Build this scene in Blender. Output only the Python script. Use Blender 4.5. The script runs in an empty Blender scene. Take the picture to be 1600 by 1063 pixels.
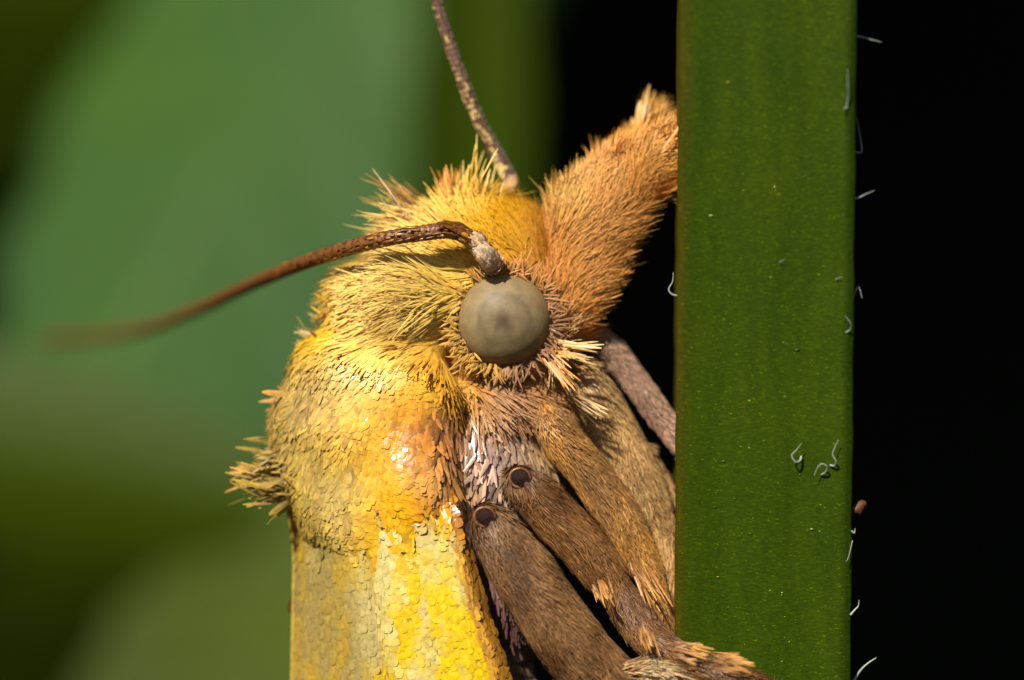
import bpy, bmesh, math
import numpy as np
from mathutils import Vector, Matrix

R = np.random.default_rng(7)
SC = bpy.context.scene
COL = SC.collection

# ------------------------------------------------------------------ camera
# one unit is about half a millimetre; the frame is 16 x 10.6 units at the focus plane
CAMD = 40.0
cam = bpy.data.cameras.new('camera')
cam.sensor_width = 36.0
cam.lens = 36.0 * CAMD / 16.0
cam.clip_start = 0.5
cam.clip_end = 5000
cam.dof.use_dof = True
cam.dof.focus_distance = CAMD - 0.15
cam.dof.aperture_fstop = 90e-3 / (2 * 0.84)
camo = bpy.data.objects.new('camera', cam)
camo.location = (0, -CAMD, 0)
camo.rotation_euler = (math.radians(90), 0, 0)
COL.objects.link(camo)
SC.camera = camo

# ------------------------------------------------------------------ light
LDIR = Vector((-0.34, -0.66, 0.67)).normalized()      # towards the sun
w = bpy.data.worlds.new('World'); SC.world = w; w.use_nodes = True
nt = w.node_tree
sky = nt.nodes.new('ShaderNodeTexSky'); sky.sky_type = 'NISHITA'; sky.sun_disc = False
sky.sun_elevation = math.asin(LDIR.z)
sky.sun_rotation = math.atan2(LDIR.x, LDIR.y)
bg = nt.nodes['Background']; bg.inputs[1].default_value = 0.05
nt.links.new(sky.outputs[0], bg.inputs[0])
sl = bpy.data.lights.new('sun', 'SUN'); sl.energy = 5.0; sl.angle = math.radians(2.0); sl.color = (1.0, 0.95, 0.85)
so = bpy.data.objects.new('sun', sl); COL.objects.link(so)
so.rotation_euler = LDIR.to_track_quat('Z', 'Y').to_euler(); so.location = LDIR * 120
SC.view_settings.view_transform = 'Standard'; SC.view_settings.look = 'None'
SC.view_settings.exposure = 0.52; SC.view_settings.gamma = 1.0
SC.render.engine = 'CYCLES'
SC.cycles.use_denoising = True
SC.cycles.max_bounces = 6

# ------------------------------------------------------------------ helpers
def at(px, py, y=0.0):
    s = (CAMD + y) / CAMD * 0.01
    return np.array([(px - 800.0) * s, y, (531.5 - py) * s])

def atv(px, py, y):
    px, py, y = np.broadcast_arrays(np.asarray(px, float), np.asarray(py, float), np.asarray(y, float))
    s = (CAMD + y) / CAMD * 0.01
    return np.stack([(px - 800.0) * s, y, (531.5 - py) * s], -1)

def pix(P):
    s = CAMD / (CAMD + P[:, 1]) * 100.0
    return P[:, 0] * s + 800.0, 531.5 - P[:, 2] * s

def lin(c):
    c = np.asarray(c, float) / 255.0
    return np.where(c <= 0.04045, c / 12.92, ((c + 0.055) / 1.055) ** 2.4)

def link(name, me, mat=None, parent=None, kind=None):
    o = bpy.data.objects.new(name, me); COL.objects.link(o)
    if mat is not None: me.materials.append(mat)
    if parent is not None: o.parent = parent
    if kind: o['kind'] = kind
    return o

def empty(name, loc=(0, 0, 0)):
    o = bpy.data.objects.new(name, None); o.location = loc; COL.objects.link(o); o.empty_display_size = 0.2
    return o

def tag(o, label=None, cat=None, group=None, kind=None):
    for k, v in (('label', label), ('category', cat), ('group', group), ('kind', kind)):
        if v: o[k] = v
    return o

def npmesh(name, V, F, col=None, gloss=None, smooth=True):
    """V (n,3), F (m,4) or (m,3)"""
    V = np.asarray(V, float); F = np.asarray(F, int)
    me = bpy.data.meshes.new(name); k = F.shape[1]
    me.vertices.add(len(V)); me.vertices.foreach_set('co', V.ravel())
    me.loops.add(F.size); me.loops.foreach_set('vertex_index', F.ravel())
    me.polygons.add(len(F))
    me.polygons.foreach_set('loop_start', np.arange(0, F.size, k)); me.polygons.foreach_set('loop_total', np.full(len(F), k))
    me.polygons.foreach_set('use_smooth', np.full(len(F), smooth))
    if col is not None:
        a = me.color_attributes.new('Col', 'FLOAT_COLOR', 'POINT')
        c4 = np.ones((len(V), 4)); c4[:, :3] = col; a.data.foreach_set('color', c4.ravel())
    if gloss is not None:
        a = me.attributes.new('gloss', 'FLOAT', 'POINT'); a.data.foreach_set('value', np.asarray(gloss, float))
    me.update(calc_edges=True); me.validate()
    return me

_ns = np.random.default_rng(3)
_K = _ns.normal(size=(24, 3)); _PH = _ns.uniform(0, 6.28, 24)
def noise(P, f, o=0):
    P = np.asarray(P); k = np.roll(_K, o, 0)[:8] * f
    return np.sin(P @ k.T + np.roll(_PH, o)[:8]).sum(-1) / 2.8

def nrm(v): return v / np.maximum(np.linalg.norm(v, axis=-1, keepdims=True), 1e-9)

def catmull(pts, n):
    pts = np.asarray(pts, float); m = len(pts)
    t = np.linspace(0, m - 1, n); i = np.clip(t.astype(int), 0, m - 2); f = (t - i)[:, None]
    g = lambda j: pts[np.clip(j, 0, m - 1)]
    p0, p1, p2, p3 = g(i - 1), g(i), g(i + 1), g(i + 2)
    return 0.5 * (2 * p1 + (p2 - p0) * f + (2 * p0 - 5 * p1 + 4 * p2 - p3) * f * f + (3 * p1 - p0 - 3 * p2 + p3) * f ** 3)

def tube(pts, rad, n=40, k=16, squash=1.0, caps=True):
    """pts (m,3) world, rad list; returns V,F, and sample callback data"""
    C = catmull(pts, n); r = catmull(np.asarray(rad, float)[:, None], n)[:, 0]
    T = nrm(np.gradient(C, axis=0))
    B = np.zeros_like(T); b = np.array([0., -1., 0.])
    for i in range(n):
        b = b - T[i] * (b @ T[i]); b = b / np.linalg.norm(b); B[i] = b
    S = np.cross(T, B)
    a = np.linspace(0, 2 * np.pi, k, endpoint=False)
    V = C[:, None] + (S[:, None] * np.cos(a)[None, :, None] + B[:, None] * (squash * np.sin(a))[None, :, None]) * r[:, None, None]
    V = V.reshape(-1, 3); i, j = np.meshgrid(np.arange(n - 1), np.arange(k), indexing='ij')
    F = np.stack([i * k + j, i * k + (j + 1) % k, (i + 1) * k + (j + 1) % k, (i + 1) * k + j], -1).reshape(-1, 4)
    if caps:
        e = len(V); V = np.vstack([V, C[:1] - T[:1] * r[0] * 0.5, C[-1:] + T[-1:] * r[-1] * 0.5])
        jj = np.arange(k)
        c0 = np.stack([np.full(k, e), (jj + 1) % k, jj, np.full(k, e)], -1)
        q = (n - 1) * k
        c1 = np.stack([np.full(k, e + 1), q + jj, q + (jj + 1) % k, np.full(k, e + 1)], -1)
        F = [list(x) for x in F] + [[x[0], x[1], x[2]] for x in c0] + [[x[0], x[1], x[2]] for x in c1]
    return V, F, (C, T, S, B, r)

def pymesh(name, V, F, smooth=True):
    me = bpy.data.meshes.new(name)
    me.from_pydata([tuple(v) for v in np.asarray(V)], [], [tuple(int(q) for q in f) for f in F])
    me.polygons.foreach_set('use_smooth', np.full(len(me.polygons), smooth)); me.update()
    return me

def strands(P, N, D, L, W, lift, c0, c1, gloss, bend=0.85, blunt=None, thick=0.22, kink=0.0, rings=4, sink=0.02):
    """Bristles and scales with a ridged, solid cross-section. All arrays per strand.
    D is the wanted lie, lift the angle (rad) off the skin, blunt 0 = pointed hair .. 1 = broad scale"""
    capc = lambda c: c * np.minimum(1, .84 / np.maximum(c.max(-1, keepdims=True), 1e-6))
    c0, c1 = capc(np.asarray(c0)), capc(np.asarray(c1))
    n = len(P); N = nrm(N); T = nrm(D - N * (D * N).sum(-1, keepdims=True))
    L = np.broadcast_to(L, n).astype(float); W = np.broadcast_to(W, n).astype(float); lift = np.broadcast_to(lift, n).astype(float)
    blunt = np.zeros(n) if blunt is None else np.broadcast_to(blunt, n).astype(float)
    side = np.cross(T, N)
    if rings == 3:
        ts = np.array([0.0, 0.5, 1.0]); wp = np.array([0.8, 1.0, 0.15]); wb = np.array([0.6, 1.0, 0.62])
    else:
        ts = np.array([0.0, 0.38, 0.78, 1.0]); wp = np.array([0.7, 1.0, 0.72, 0.12]); wb = np.array([0.5, 0.95, 0.95, 0.5])
    kink = np.broadcast_to(kink, n)
    pts = [P - N * sink]; prev = P - N * sink
    ups = []
    for q in range(rings):
        a = lift * (1 - bend * ts[q])
        d = T * np.cos(a)[:, None] + N * np.sin(a)[:, None] + side * (kink * ts[q])[:, None]
        ups.append(N * np.cos(a)[:, None] - T * np.sin(a)[:, None])
        if q:
            prev = prev + d * (L * (ts[q] - ts[q - 1]))[:, None]; pts.append(prev)
    V = np.zeros((n, rings, 3, 3)); C = np.zeros((n, rings, 3, 3))
    for q in range(rings):
        ww = W * (wp[q] * (1 - blunt) + wb[q] * blunt) * 0.5
        th = ww * (thick * (1 - 0.75 * blunt))
        V[:, q, 0] = pts[q] - side * ww[:, None]
        V[:, q, 1] = pts[q] + ups[q] * th[:, None]
        V[:, q, 2] = pts[q] + side * ww[:, None]
        C[:, q, :] = (c0 * (1 - ts[q]) + c1 * ts[q])[:, None, :]
    F = np.array([[q * 3 + s, q * 3 + (s + 1) % 3, q * 3 + 3 + (s + 1) % 3, q * 3 + 3 + s] for q in range(rings - 1) for s in range(3)])
    FF = (F[None] + (np.arange(n) * rings * 3)[:, None, None]).reshape(-1, 4)
    g = np.repeat(np.broadcast_to(gloss, n), rings * 3)
    return V.reshape(-1, 3), FF, C.reshape(-1, 3), g

def merge(parts):
    Vs, Fs, Cs, Gs, o = [], [], [], [], 0
    for V, F, C, g in parts:
        Vs.append(V); Fs.append(F + o); Cs.append(C); Gs.append(g); o += len(V)
    return np.vstack(Vs), np.vstack(Fs), np.vstack(Cs), np.concatenate(Gs)

def sample(me, n, rng):
    me.calc_loop_triangles()
    v = np.zeros(len(me.vertices) * 3); me.vertices.foreach_get('co', v); v = v.reshape(-1, 3)
    vn = np.zeros(len(me.vertices) * 3); me.vertices.foreach_get('normal', vn); vn = vn.reshape(-1, 3)
    t = np.zeros(len(me.loop_triangles) * 3, int); me.loop_triangles.foreach_get('vertices', t); t = t.reshape(-1, 3)
    A = np.linalg.norm(np.cross(v[t[:, 1]] - v[t[:, 0]], v[t[:, 2]] - v[t[:, 0]]), axis=1)
    k = rng.choice(len(t), n, p=A / A.sum())
    a, b = rng.random(n), rng.random(n); m = a + b > 1; a[m] = 1 - a[m]; b[m] = 1 - b[m]
    wgt = np.stack([1 - a - b, a, b], -1)[..., None]
    return (v[t[k]] * wgt).sum(1), nrm((vn[t[k]] * wgt).sum(1))

# ------------------------------------------------------------------ materials
def newmat(name):
    m = bpy.data.materials.new(name); m.use_nodes = True
    return m, m.node_tree, m.node_tree.nodes['Principled BSDF']

def nd(nt, typ, **kw):
    n = nt.nodes.new(typ)
    for k, v in kw.items():
        if k in n.inputs: n.inputs[k].default_value = v
        else: setattr(n, k, v)
    return n

def ramp(nt, stops):
    r = nt.nodes.new('ShaderNodeValToRGB'); e = r.color_ramp.elements
    while len(e) < len(stops): e.new(0.5)
    for q, (p, c) in zip(e, stops):
        q.position = p; q.color = (*c, 1)
    return r

def scale_mat(name, rough=0.55, trans=0.22, spec=0.35, film=0.0):
    m, t, b = newmat(name)
    a = nd(t, 'ShaderNodeAttribute'); a.attribute_name = 'Col'
    g = nd(t, 'ShaderNodeAttribute'); g.attribute_name = 'gloss'
    nz = nd(t, 'ShaderNodeTexNoise', Scale=14.0, Detail=3.0)
    tc = nd(t, 'ShaderNodeTexCoord'); t.links.new(tc.outputs['Object'], nz.inputs['Vector'])
    mx = nd(t, 'ShaderNodeMix'); mx.data_type = 'RGBA'; mx.blend_type = 'MULTIPLY'; mx.inputs[0].default_value = 0.55
    r = ramp(t, [(0.3, (0.62, 0.58, 0.52)), (0.7, (1.12, 1.12, 1.12))])
    t.links.new(nz.outputs[0], r.inputs[0]); t.links.new(a.outputs['Color'], mx.inputs[6]); t.links.new(r.outputs[0], mx.inputs[7])
    t.links.new(mx.outputs[2], b.inputs['Base Color'])
    mr = nd(t, 'ShaderNodeMapRange'); mr.inputs[3].default_value = rough; mr.inputs[4].default_value = 0.14
    t.links.new(g.outputs['Fac'], mr.inputs[0]); t.links.new(mr.outputs[0], b.inputs['Roughness'])
    ms = nd(t, 'ShaderNodeMapRange'); ms.inputs[3].default_value = spec; ms.inputs[4].default_value = 0.75
    t.links.new(g.outputs['Fac'], ms.inputs[0]); t.links.new(ms.outputs[0], b.inputs['Specular IOR Level'])
    if film:
        b.inputs['Thin Film Thickness'].default_value = film; b.inputs['Thin Film IOR'].default_value = 1.5
    tr = nd(t, 'ShaderNodeBsdfTranslucent'); t.links.new(mx.outputs[2], tr.inputs[0])
    mm = nd(t, 'ShaderNodeMixShader'); mm.inputs[0].default_value = trans
    out = t.nodes['Material Output']
    t.links.new(b.outputs[0], mm.inputs[1]); t.links.new(tr.outputs[0], mm.inputs[2]); t.links.new(mm.outputs[0], out.inputs[0])
    return m

M_FUR = scale_mat('fur_scales', 0.55, 0.16)
M_WING = scale_mat('wing_scales', 0.5, 0.12, 0.4)
M_LEG = scale_mat('leg_scales', 0.5, 0.1, 0.45)
M_SILV = scale_mat('silver_scales', 0.35, 0.15, 0.5)

def simple(name, c, rough=0.5, bump=0.0, bscale=20.0, var=0.3, spec=0.5, coat=0.0, sss=0.0):
    m, t, b = newmat(name)
    tc = nd(t, 'ShaderNodeTexCoord'); nz = nd(t, 'ShaderNodeTexNoise', Scale=bscale, Detail=5.0)
    t.links.new(tc.outputs['Object'], nz.inputs['Vector'])
    c = np.asarray(c, float); r = ramp(t, [(0.3, tuple(c * (1 - var))), (0.7, tuple(np.minimum(c * (1 + var), 0.9)))])
    t.links.new(nz.outputs[0], r.inputs[0]); t.links.new(r.outputs[0], b.inputs['Base Color'])
    b.inputs['Roughness'].default_value = rough; b.inputs['Specular IOR Level'].default_value = spec
    b.inputs['Coat Weight'].default_value = coat; b.inputs['Coat Roughness'].default_value = 0.1
    if sss: b.inputs['Subsurface Weight'].default_value = sss; b.inputs['Subsurface Radius'].default_value = (0.1, 0.06, 0.02)
    if bump:
        bp = nd(t, 'ShaderNodeBump', Strength=bump, Distance=0.03); t.links.new(nz.outputs[0], bp.inputs['Height']); t.links.new(bp.outputs[0], b.inputs['Normal'])
    return m

def skin_mat():
    m, t, b = newmat('pigmented_cuticle')
    a = nd(t, 'ShaderNodeAttribute'); a.attribute_name = 'Col'
    tc = nd(t, 'ShaderNodeTexCoord'); nz = nd(t, 'ShaderNodeTexNoise', Scale=9.0, Detail=5.0); t.links.new(tc.outputs['Object'], nz.inputs['Vector'])
    r = ramp(t, [(0.3, (0.6, 0.55, 0.5)), (0.7, (1.1, 1.1, 1.1))]); t.links.new(nz.outputs[0], r.inputs[0])
    mx = nd(t, 'ShaderNodeMix'); mx.data_type = 'RGBA'; mx.blend_type = 'MULTIPLY'; mx.inputs[0].default_value = 1.0
    t.links.new(a.outputs['Color'], mx.inputs[6]); t.links.new(r.outputs[0], mx.inputs[7]); t.links.new(mx.outputs[2], b.inputs['Base Color'])
    b.inputs['Roughness'].default_value = 0.6; b.inputs['Specular IOR Level'].default_value = 0.3
    bp = nd(t, 'ShaderNodeBump', Strength=0.5, Distance=0.03); t.links.new(nz.outputs[0], bp.inputs['Height']); t.links.new(bp.outputs[0], b.inputs['Normal'])
    return m
M_PIG = skin_mat()
M_SKIN = simple('brown_cuticle', lin((105, 66, 30)), 0.5, 0.5, 18)
M_DARK = simple('dark_cuticle', lin((58, 30, 20)), 0.22, 0.2, 12, coat=0.4)
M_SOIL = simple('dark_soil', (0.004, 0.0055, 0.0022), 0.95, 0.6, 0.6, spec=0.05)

# ------------------------------------------------------------------ ground and background plants
GZ = -62.0
def build_ground():
    n = 170
    xs = np.sign(np.linspace(-1, 1, n)) * np.abs(np.linspace(-1, 1, n)) ** 2.2 * 1500
    ys = np.sign(np.linspace(-1, 1, n)) * np.abs(np.linspace(-1, 1, n)) ** 2.2 * 1500
    X, Y = np.meshgrid(xs, ys, indexing='ij')
    t = np.clip((Y - 232) / 55, 0, 1); t = t * t * (3 - 2 * t)
    P = np.stack([X, Y, Y * 0], -1).reshape(-1, 3)
    amp = np.clip(np.hypot(X, Y) / 30 - 0.4, 0, 1)
    Z = GZ + t * 230 + noise(P, 0.05).reshape(X.shape) * 2.2 * amp + noise(P, 0.16, 5).reshape(X.shape) * 0.9 * amp
    V = np.stack([X, Y, Z], -1).reshape(-1, 3)
    i, j = np.meshgrid(np.arange(n - 1), np.arange(n - 1), indexing='ij')
    F = np.stack([i * n + j, (i + 1) * n + j, (i + 1) * n + j + 1, i * n + j + 1], -1).reshape(-1, 4)
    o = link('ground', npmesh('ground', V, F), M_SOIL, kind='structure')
build_ground()

def leaf_mat(name, c, trans=0.25, rough=0.45, vein=1.25):
    m, t, b = newmat(name)
    tc = nd(t, 'ShaderNodeTexCoord'); nz = nd(t, 'ShaderNodeTexNoise', Scale=0.07, Detail=2.0)
    t.links.new(tc.outputs['Object'], nz.inputs['Vector'])
    c = np.asarray(c); r = ramp(t, [(0.3, tuple(c * np.array([.95, .92, 1.35]))), (0.7, tuple(c * np.array([1.1, 1.06, .55])))])
    t.links.new(nz.outputs[0], r.inputs[0]); t.links.new(r.outputs[0], b.inputs['Base Color'])
    b.inputs['Roughness'].default_value = rough; b.inputs['Specular IOR Level'].default_value = 0.15
    wv = nd(t, 'ShaderNodeTexNoise', Scale=1.2, Detail=4.0); t.links.new(tc.outputs['Object'], wv.inputs['Vector'])
    bp = nd(t, 'ShaderNodeBump', Strength=0.4, Distance=0.3); t.links.new(wv.outputs[0], bp.inputs['Height']); t.links.new(bp.outputs[0], b.inputs['Normal'])
    tr = nd(t, 'ShaderNodeBsdfTranslucent'); t.links.new(r.outputs[0], tr.inputs[0])
    mm = nd(t, 'ShaderNodeMixShader'); mm.inputs[0].default_value = trans; out = t.nodes['Material Output']
    t.links.new(b.outputs[0], mm.inputs[1]); t.links.new(tr.outputs[0], mm.inputs[2]); t.links.new(mm.outputs[0], out.inputs[0])
    return m
M_LEAF_A = leaf_mat('leaf_blue_green', (0.045, 0.102, 0.022))
M_LEAF_B = leaf_mat('leaf_olive_green', (0.036, 0.062, 0.001))
M_LEAF_C = leaf_mat('leaf_mid_green', (0.062, 0.092, 0.020))
M_STALK = simple('green_stalk', (0.06, 0.10, 0.02), 0.5, 0.2, 1.0)

def leaf(parent, base, tip, width, normal, mat, cup=0.12, sag=0.1, label=None):
    """ovate blade from base to tip with raised midrib and side veins, 3-D folded"""
    base, tip = np.asarray(base, float), np.asarray(tip, float); ax = tip - base; L = np.linalg.norm(ax); ax /= L
    nn = np.asarray(normal, float); nn = nn - ax * (nn @ ax); nn /= np.linalg.norm(nn); sd = np.cross(ax, nn)
    n, k = 36, 21
    t = np.linspace(0, 1, n); prof = np.sin(np.pi * np.clip(t, 0, 1) ** 0.72) ** 0.8; prof[0] = prof[-1] = 0.01
    s = np.linspace(-1, 1, k)
    T, S = np.meshgrid(t, s, indexing='ij')
    wav = 1 + 0.05 * np.sin(T * 40) * (np.abs(S) > 0.95)
    hgt = cup * width * np.abs(S) ** 1.4 * prof[:, None] - sag * L * (T - 0.25) ** 2 * 1.2 + 0.012 * width * np.sin((T * 9 + np.abs(S) * 1.5) * 6.28) * np.abs(S)
    P = base + ax * (T * L)[..., None] + sd * (S * prof[:, None] * width * 0.5 * wav)[..., None] + nn * hgt[..., None]
    th = 0.012 * width
    V = np.vstack([P.reshape(-1, 3), (P - nn * th).reshape(-1, 3)])
    i, j = np.meshgrid(np.arange(n - 1), np.arange(k - 1), indexing='ij')
    F0 = np.stack([i * k + j, i * k + j + 1, (i + 1) * k + j + 1, (i + 1) * k + j], -1).reshape(-1, 4)
    m = n * k
    edge = [[q * k, (q + 1) * k, (q + 1) * k + m, q * k + m] for q in range(n - 1)] + [[q * k + k - 1, q * k + k - 1 + m, (q + 1) * k + k - 1 + m, (q + 1) * k + k - 1] for q in range(n - 1)]
    F = np.vstack([F0, F0[:, ::-1] + m, np.array(edge)])
    o = link('leaf', npmesh('leaf', V, F), mat, parent)
    mid = P[:, k // 2] - nn * th * 1.2
    Vm, Fm, _ = tube(mid[::4], np.linspace(0.022, 0.006, len(mid[::4])) * width, 24, 8)
    link('midrib', pymesh('midrib', Vm, Fm), M_STALK, o)
    if label: o['label'] = label
    return o

def stalk(parent, pts, r0, r1, name='stalk'):
    V, F, _ = tube(np.asarray(pts, float), np.linspace(r0, r1, len(pts)), 30, 10)
    return link(name, pymesh(name, V, F), M_STALK, parent)

# sunlit plant behind the moth on the left
pl = empty('leafy_plant', (-52, 92, GZ + 1)); tag(pl, 'blurred sunlit broad-leaved green plant in the background behind the moth', 'plant')
inv = lambda o, p: np.asarray(p, float) - np.asarray(o.location)
def lf(o, b, t, w, nvec, m, **k): return leaf(o, inv(o, b), inv(o, t), w, nvec, m, **k)
st = [(-52, 92, GZ - 2), (-51, 92, -40), (-47, 92, -28), (-40, 92, -16), (-26, 90, -11)]
stalk(pl, [inv(pl, p) for p in st], 1.3, 0.7, 'main_stalk')
lf(pl, at(30, 840, 88), at(880, -720, 84), 27.0, (-0.35, -0.85, 0.4), M_LEAF_A, cup=-0.10, sag=0.02, label='large pale blue-green blade')
lf(pl, at(-420, 640, 82), at(640, 840, 76), 9.5, (-0.3, -0.8, -0.05), M_LEAF_B, cup=-0.12, sag=0.02)
lf(pl, at(200, 1420, 82), at(500, 720, 76), 13.0, (-0.3, -0.85, 0.35), M_LEAF_C, cup=0.1, sag=0.03)
lf(pl, at(-560, 980, 116), at(620, 900, 112), 26.0, (0.5, -0.7, -0.35), M_LEAF_B, cup=-0.05, sag=0.02)
lf(pl, at(-320, 20, 116), at(420, 0, 112), 26.0, (0.5, -0.75, -0.35), M_LEAF_B, cup=-0.05, sag=0.02)
lf(pl, at(700, 900, 80), at(770, -600, 74), 6.0, (0.2, -0.8, 0.15), M_LEAF_B, cup=0.1, sag=0.03)

# unseen plant added right of the frame so its canopy keeps sun off the bank
sh = empty('added_shade_plant', (86, 152, GZ + 1)); tag(sh, 'unseen tall broad-leaved plant added so its dense leaves shade the dark bank', 'plant')
stalk(sh, [inv(sh, p) for p in [(86, 152, GZ - 2), (86, 153, -20), (82, 153, 30), (60, 150, 70), (0, 140, 170)]], 2.4, 1.0, 'main_stalk')
rr = np.random.default_rng(11)
for q in range(96):
    gx = -120 + (q % 12) * 16 + rr.uniform(-3, 3); gz = 42 + (q // 12) * 18 + rr.uniform(-1, 2); gy = 154 + rr.uniform(-4, 4) - (q // 12) * 3
    b = np.array([gx + 19, gy + 3, gz + 3]); e = np.array([gx - 19, gy + rr.uniform(-3, 3), gz + rr.uniform(-2, 3)])
    lf(sh, b, e, 29, (-0.2 + rr.uniform(-.15, .15), -0.65, 0.7), M_LEAF_C, cup=0.04, sag=0.03)

# ------------------------------------------------------------------ the stem the moth clings to
def stem_mat():
    m, t, b = newmat('square_stem')
    tc = nd(t, 'ShaderNodeTexCoord')
    mp = nd(t, 'ShaderNodeMapping'); mp.inputs['Scale'].default_value = (1.6, 1.6, 0.12); t.links.new(tc.outputs['Object'], mp.inputs[0])
    n1 = nd(t, 'ShaderNodeTexNoise', Scale=2.2, Detail=4.0); t.links.new(mp.outputs[0], n1.inputs['Vector'])
    r1 = ramp(t, [(0.25, (0.022, 0.046, 0.0005)), (0.5, (0.029, 0.054, 0.0005)), (0.75, (0.038, 0.062, 0.0006))]); t.links.new(n1.outputs[0], r1.inputs[0])
    mp2 = nd(t, 'ShaderNodeMapping'); mp2.inputs['Scale'].default_value = (11, 11, 34); t.links.new(tc.outputs['Object'], mp2.inputs[0])
    n2 = nd(t, 'ShaderNodeTexNoise', Scale=1.0, Detail=3.0, Roughness=0.6); t.links.new(mp2.outputs[0], n2.inputs['Vector'])
    r2 = ramp(t, [(0.32, (0.7, 0.74, 0.7)), (0.5, (0.95, 0.95, 0.95)), (0.66, (1.4, 1.3, 1.1))]); t.links.new(n2.outputs[0], r2.inputs[0])
    mx = nd(t, 'ShaderNodeMix'); mx.data_type = 'RGBA'; mx.blend_type = 'MULTIPLY'; mx.inputs[0].default_value = 0.8
    t.links.new(r1.outputs[0], mx.inputs[6]); t.links.new(r2.outputs[0], mx.inputs[7])
    mp3 = nd(t, 'ShaderNodeMapping'); mp3.inputs['Scale'].default_value = (16, 16, 42); t.links.new(tc.outputs['Object'], mp3.inputs[0])
    n3 = nd(t, 'ShaderNodeTexNoise', Scale=1.0, Detail=1.0); t.links.new(mp3.outputs[0], n3.inputs['Vector'])
    r3 = ramp(t, [(0.66, (1, 1, 1)), (0.76, (3.2, 2.5, 1.8))]); t.links.new(n3.outputs[0], r3.inputs[0])
    m3 = nd(t, 'ShaderNodeMix'); m3.data_type = 'RGBA'; m3.blend_type = 'MULTIPLY'; m3.inputs[0].default_value = 1.0
    t.links.new(mx.outputs[2], m3.inputs[6]); t.links.new(r3.outputs[0], m3.inputs[7]); mx = m3
    a = nd(t, 'ShaderNodeAttribute'); a.attribute_name = 'Col'       # reddish pigment along the ribs
    m2 = nd(t, 'ShaderNodeMix'); m2.data_type = 'RGBA'; m2.blend_type = 'MULTIPLY'; m2.inputs[0].default_value = 1.0
    t.links.new(mx.outputs[2], m2.inputs[6]); t.links.new(a.outputs['Color'], m2.inputs[7])
    t.links.new(m2.outputs[2], b.inputs['Base Color'])
    b.inputs['Roughness'].default_value = 0.5; b.inputs['Specular IOR Level'].default_value = 0.12
    b.inputs['Subsurface Weight'].default_value = 0.0
    bp = nd(t, 'ShaderNodeBump', Strength=0.2, Distance=0.02); t.links.new(n2.outputs[0], bp.inputs['Height']); t.links.new(bp.outputs[0], b.inputs['Normal'])
    return m
STY = lambda z: -0.95 - 0.16 * z          # depth of the front face: it leans towards the viewer upwards
def stem_xs(z):                            # left/right edges of the front face
    py = 531.5 - z * 100
    y = STY(z); s = (CAMD + y) / CAMD * 0.01
    xl = (1062 - 9 * np.clip(py / 1063, -.5, 1.5) - 800) * s; xr = (1341 - 10 * np.clip(py / 1063, -.5, 1.5) - 800) * s
    return xl, xr
SD = 2.5
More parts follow.
